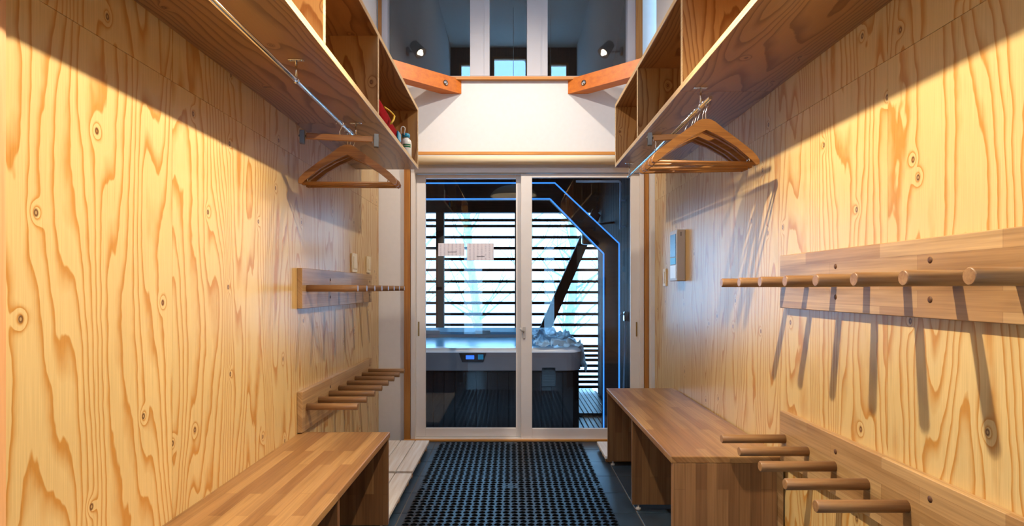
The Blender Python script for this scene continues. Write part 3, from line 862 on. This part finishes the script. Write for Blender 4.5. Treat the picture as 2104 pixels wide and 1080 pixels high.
# floodlight under the portal brace
fd = thing('floodlight', 'black floodlight hanging at the top of the diagonal timber', 'floodlight', (.86, 6.4, 1.62))
MB().box(.76, .92, 6.36, 6.44, 1.62, 1.76, .012, 2).build('head', 'black', fd)
MB().box(.75, .76, 6.37, 6.43, 1.63, 1.75).build('glass_face', 'acrylic', fd)
MB().tube([(.86, 6.4, 1.75), (.90, 6.4, 1.84), (1.1, 6.4, 1.86)], .012, 8).build('bracket', 'black', fd)

# hot tub
HX0, HX1, HY0, HY1, HZ = -1.35, .64, 5.42, 7.28, .60
tb = thing('hot_tub', 'large square hot tub with dark panelled skirt on the porch', 'hot tub', ((HX0 + HX1) / 2, (HY0 + HY1) / 2, ZD))
def rrect(x0, x1, y0, y1, r, n=6):
    p = []
    for cx, cy, a0 in ((x1 - r, y1 - r, 0), (x0 + r, y1 - r, 90), (x0 + r, y0 + r, 180), (x1 - r, y0 + r, 270)):
        for k in range(n + 1):
            a = math.radians(a0 + 90 * k / n); p.append((cx + r * math.cos(a), cy + r * math.sin(a)))
    return p
m = MB(); m.prism(rrect(HX0 + .015, HX1 - .015, HY0 + .015, HY1 - .015, .12), 'Z', ZD - .019, HZ - .20); m.build('skirt', 'skirt', tb)
# skirt boards on the front
sp0 = None; x = HX0 + .14
while x < HX1 - .16:
    if sp0 is None: sp0 = MB().box(x, x + .094, HY0 + .006, HY0 + .02, ZD + .0, HZ - .215, .002).build('skirt_board', 'skirt', tb, origin=(x, HY0, ZD)); xp = x
    else: copy_part(sp0, tb, (x - xp, 0, 0))
    x += .0985
def ring(outer, inner, z0, z1, zi):
    """Rim ring: outer wall z0..z1, flat top, inner wall down to zi."""
    m = MB(); bm = m.bm
    A = [bm.verts.new((*p, z0)) for p in outer[0]]; B = [bm.verts.new((*p, z1 - .02)) for p in outer[0]]
    C = [bm.verts.new((*p, z1)) for p in outer[1]]; D = [bm.verts.new((*p, z1)) for p in inner]
    E = [bm.verts.new((*p, zi)) for p in inner]
    n = len(A)
    for P_, Q in ((A, B), (B, C), (C, D), (D, E)):
        for k in range(n):
            f = bm.faces.new((P_[k], P_[(k+1) % n], Q[(k+1) % n], Q[k])); f.smooth = True
    return m
bandm = MB().prism(rrect(HX0, HX1, HY0, HY1, .13), 'Z', HZ - .20, HZ - .035); bandm.build('band', 'band', tb)
ring((rrect(HX0 - .005, HX1 + .005, HY0 - .005, HY1 + .005, .135), rrect(HX0 + .02, HX1 - .02, HY0 + .02, HY1 - .02, .12)),
     rrect(HX0 + .20, HX1 - .20, HY0 + .2, HY1 - .2, .2), HZ - .036, HZ, HZ - .09).build('rim', 'acrylic', tb)
MB().prism(rrect(HX0 + .2, HX1 - .2, HY0 + .2, HY1 - .2, .2), 'Z', HZ - .09, HZ - .034).build('basin', 'basin', tb)
# raised blue back edge and headrests at the far side
MB().prism([(HY1 - .19, HZ - .005), (HY1 - .03, HZ - .005), (HY1 - .03, HZ + .05), (HY1 - .10, HZ + .075), (HY1 - .19, HZ + .03)], 'X', HX0 + .1, HX1 - .15).build('back_ledge', 'basin', tb)
for x in (-.95, -.35):
    MB().box(x - .09, x + .09, HY1 - .205, HY1 - .185, HZ + .0, HZ + .05, .008, 2).build('headrest', 'greybox', tb)
cpz = HZ - .05
panel = MB().prism([(-.485, HZ - .04), (-.235, HZ - .04), (-.262, HZ - .122), (-.455, HZ - .122)], 'Y', HY0 - .012, HY0 + .002, .003).build('control_keypad', 'black', tb)
MB().box(-.42, -.345, HY0 - .0135, HY0 - .011, HZ - .095, HZ - .06).build('display', 'lcd', panel)
MB().box(-.31, -.26, HY0 - .0135, HY0 - .011, HZ - .098, HZ - .052, .002).build('button', 'cap', panel)
m = MB().box(.27, .40, HY0 + .0, HY0 + .008, .255, .43, .003)
for k in range(6): m.box(.285, .385, HY0 - .003, HY0 + .001, .275 + k * .025, .283 + k * .025)
m.build('vent_grille', 'black', tb)
# crumpled clear sheet over the right front corner of the tub
m = MB(); bm = m.bm; N = 34; g = []
for j in range(N + 1):
    row = []
    for i in range(N + 1):
        u, v = i / N, j / N
        X = .20 + .62 * u; Y = 5.40 + 1.75 * v
        z = HZ + .012 + .05 * (1 - abs(2 * v - 1)) * (1 - u)
        over = max(0, X - HX1)
        if over > 0:
            z -= over * 1.25; X = HX1 + .012 + over * .12
        f_ = noise.noise(Vector((u * 6, v * 7, 2.1))) * .055 + noise.noise(Vector((u * 15, v * 17, 5.3))) * .028
        z += abs(f_) * (1.6 if over == 0 else .2)
        X += (noise.noise(Vector((u * 8, v * 9, 9.))) * .035 if over == 0 else abs(noise.noise(Vector((u * 8, v * 9, 9.)))) * .05)
        row.append(bm.verts.new((X, Y, z)))
    g.append(row)
for j in range(N):
    for i in range(N):
        if i + .35 * N * abs(noise.noise(Vector((j * .2, 0, 0)))) < 2: continue
        f = bm.faces.new((g[j][i], g[j][i+1], g[j+1][i+1], g[j+1][i])); f.smooth = True
bmesh.ops.solidify(bm, geom=bm.faces[:], thickness=.0015)
loose = [v for v in bm.verts if not v.link_faces]; bmesh.ops.delete(bm, geom=loose, context='VERTS')
tag(m.build('plastic_sheet', 'vinyl', None, origin=(.5, 6.0, HZ)), 'crumpled clear plastic sheet draped over hot tub corner', 'plastic sheet')

# shower hose and tap on the dark porch wall
sh = thing('shower_hose', 'pale looped hose hanging from a tap on the dark porch wall', 'hose', (1.09, 5.9, .5))
pts = []
for k in range(25):
    u = k / 24
    pts.append((1.072, 5.6 + .17 * math.sin(u * PI) * (1 - .3 * u), .86 - 1.0 * math.sin(u * PI) * .92 + .02 * u))
MB().tube(pts, .008, 8).build('hose', 'hose', sh)
MB().box(1.055, 1.0995, 5.575, 5.635, .84, .93, .006).tube([(1.07, 5.6, .9), (1.03, 5.6, .915), (1.02, 5.6, .89)], .009, 8).build('tap', 'chrome', sh)

# ================================================================== BARE TREES IN THE SNOW
def tree(x, y, h, seed, label):
    rnd = random.Random(seed)
    t = thing('bare_tree', label, 'tree', (x, y, -.62), 'bare trees in the snow')
    tr = [(x + .12 * math.sin(k * .9 + seed), y, -.62 + h * k / 7) for k in range(8)]
    MB().tube(tr, [.11 * (1 - .105 * k) for k in range(8)], 7).build('trunk', 'bark', t)
    m = MB()
    for _ in range(30):
        k = rnd.uniform(.8, 6.6); i = int(k); p = Vector(tr[i]).lerp(Vector(tr[min(i + 1, 7)]), k - i)
        a = rnd.uniform(0, 2 * PI); L = rnd.uniform(.5, 1.6) * (1 - k / 10)
        dr = Vector((math.cos(a), math.sin(a), rnd.uniform(.3, 1.2))).normalized()
        q = p + dr * L * .5 + Vector((0, 0, .08)); e = q + (dr + Vector((rnd.uniform(-.5, .5), rnd.uniform(-.5, .5), .3))) * L * .5
        m.tube([p, q, e], [.026, .017, .007], 5)
        for _2 in range(3):
            b0 = q.lerp(e, rnd.random()); m.tube([b0, b0 + Vector((rnd.uniform(-.4, .4), rnd.uniform(-.4, .4), rnd.uniform(.1, .5)))], [.010, .004], 4)
    m.build('branches', 'bark', t)
tree(-.75, 11.5, 5.5, 1, 'slim bare tree left of the centre post beyond the slats')
tree(1.0, 10.6, 5.0, 5, 'bare tree beyond the slats behind the diagonal timber')
tree(-2.2, 14., 6.5, 8, 'far bare tree at the left edge of the door glass')
tree(.35, 15., 7.0, 11, 'far bare tree behind the door meeting stile')
tree(.4, -7., 8.5, 21, 'bare tree outside the windows behind the viewer')
struct(box('ground_rear', 'snow', (-60, 60, -60, -3, -.75, -.6)))
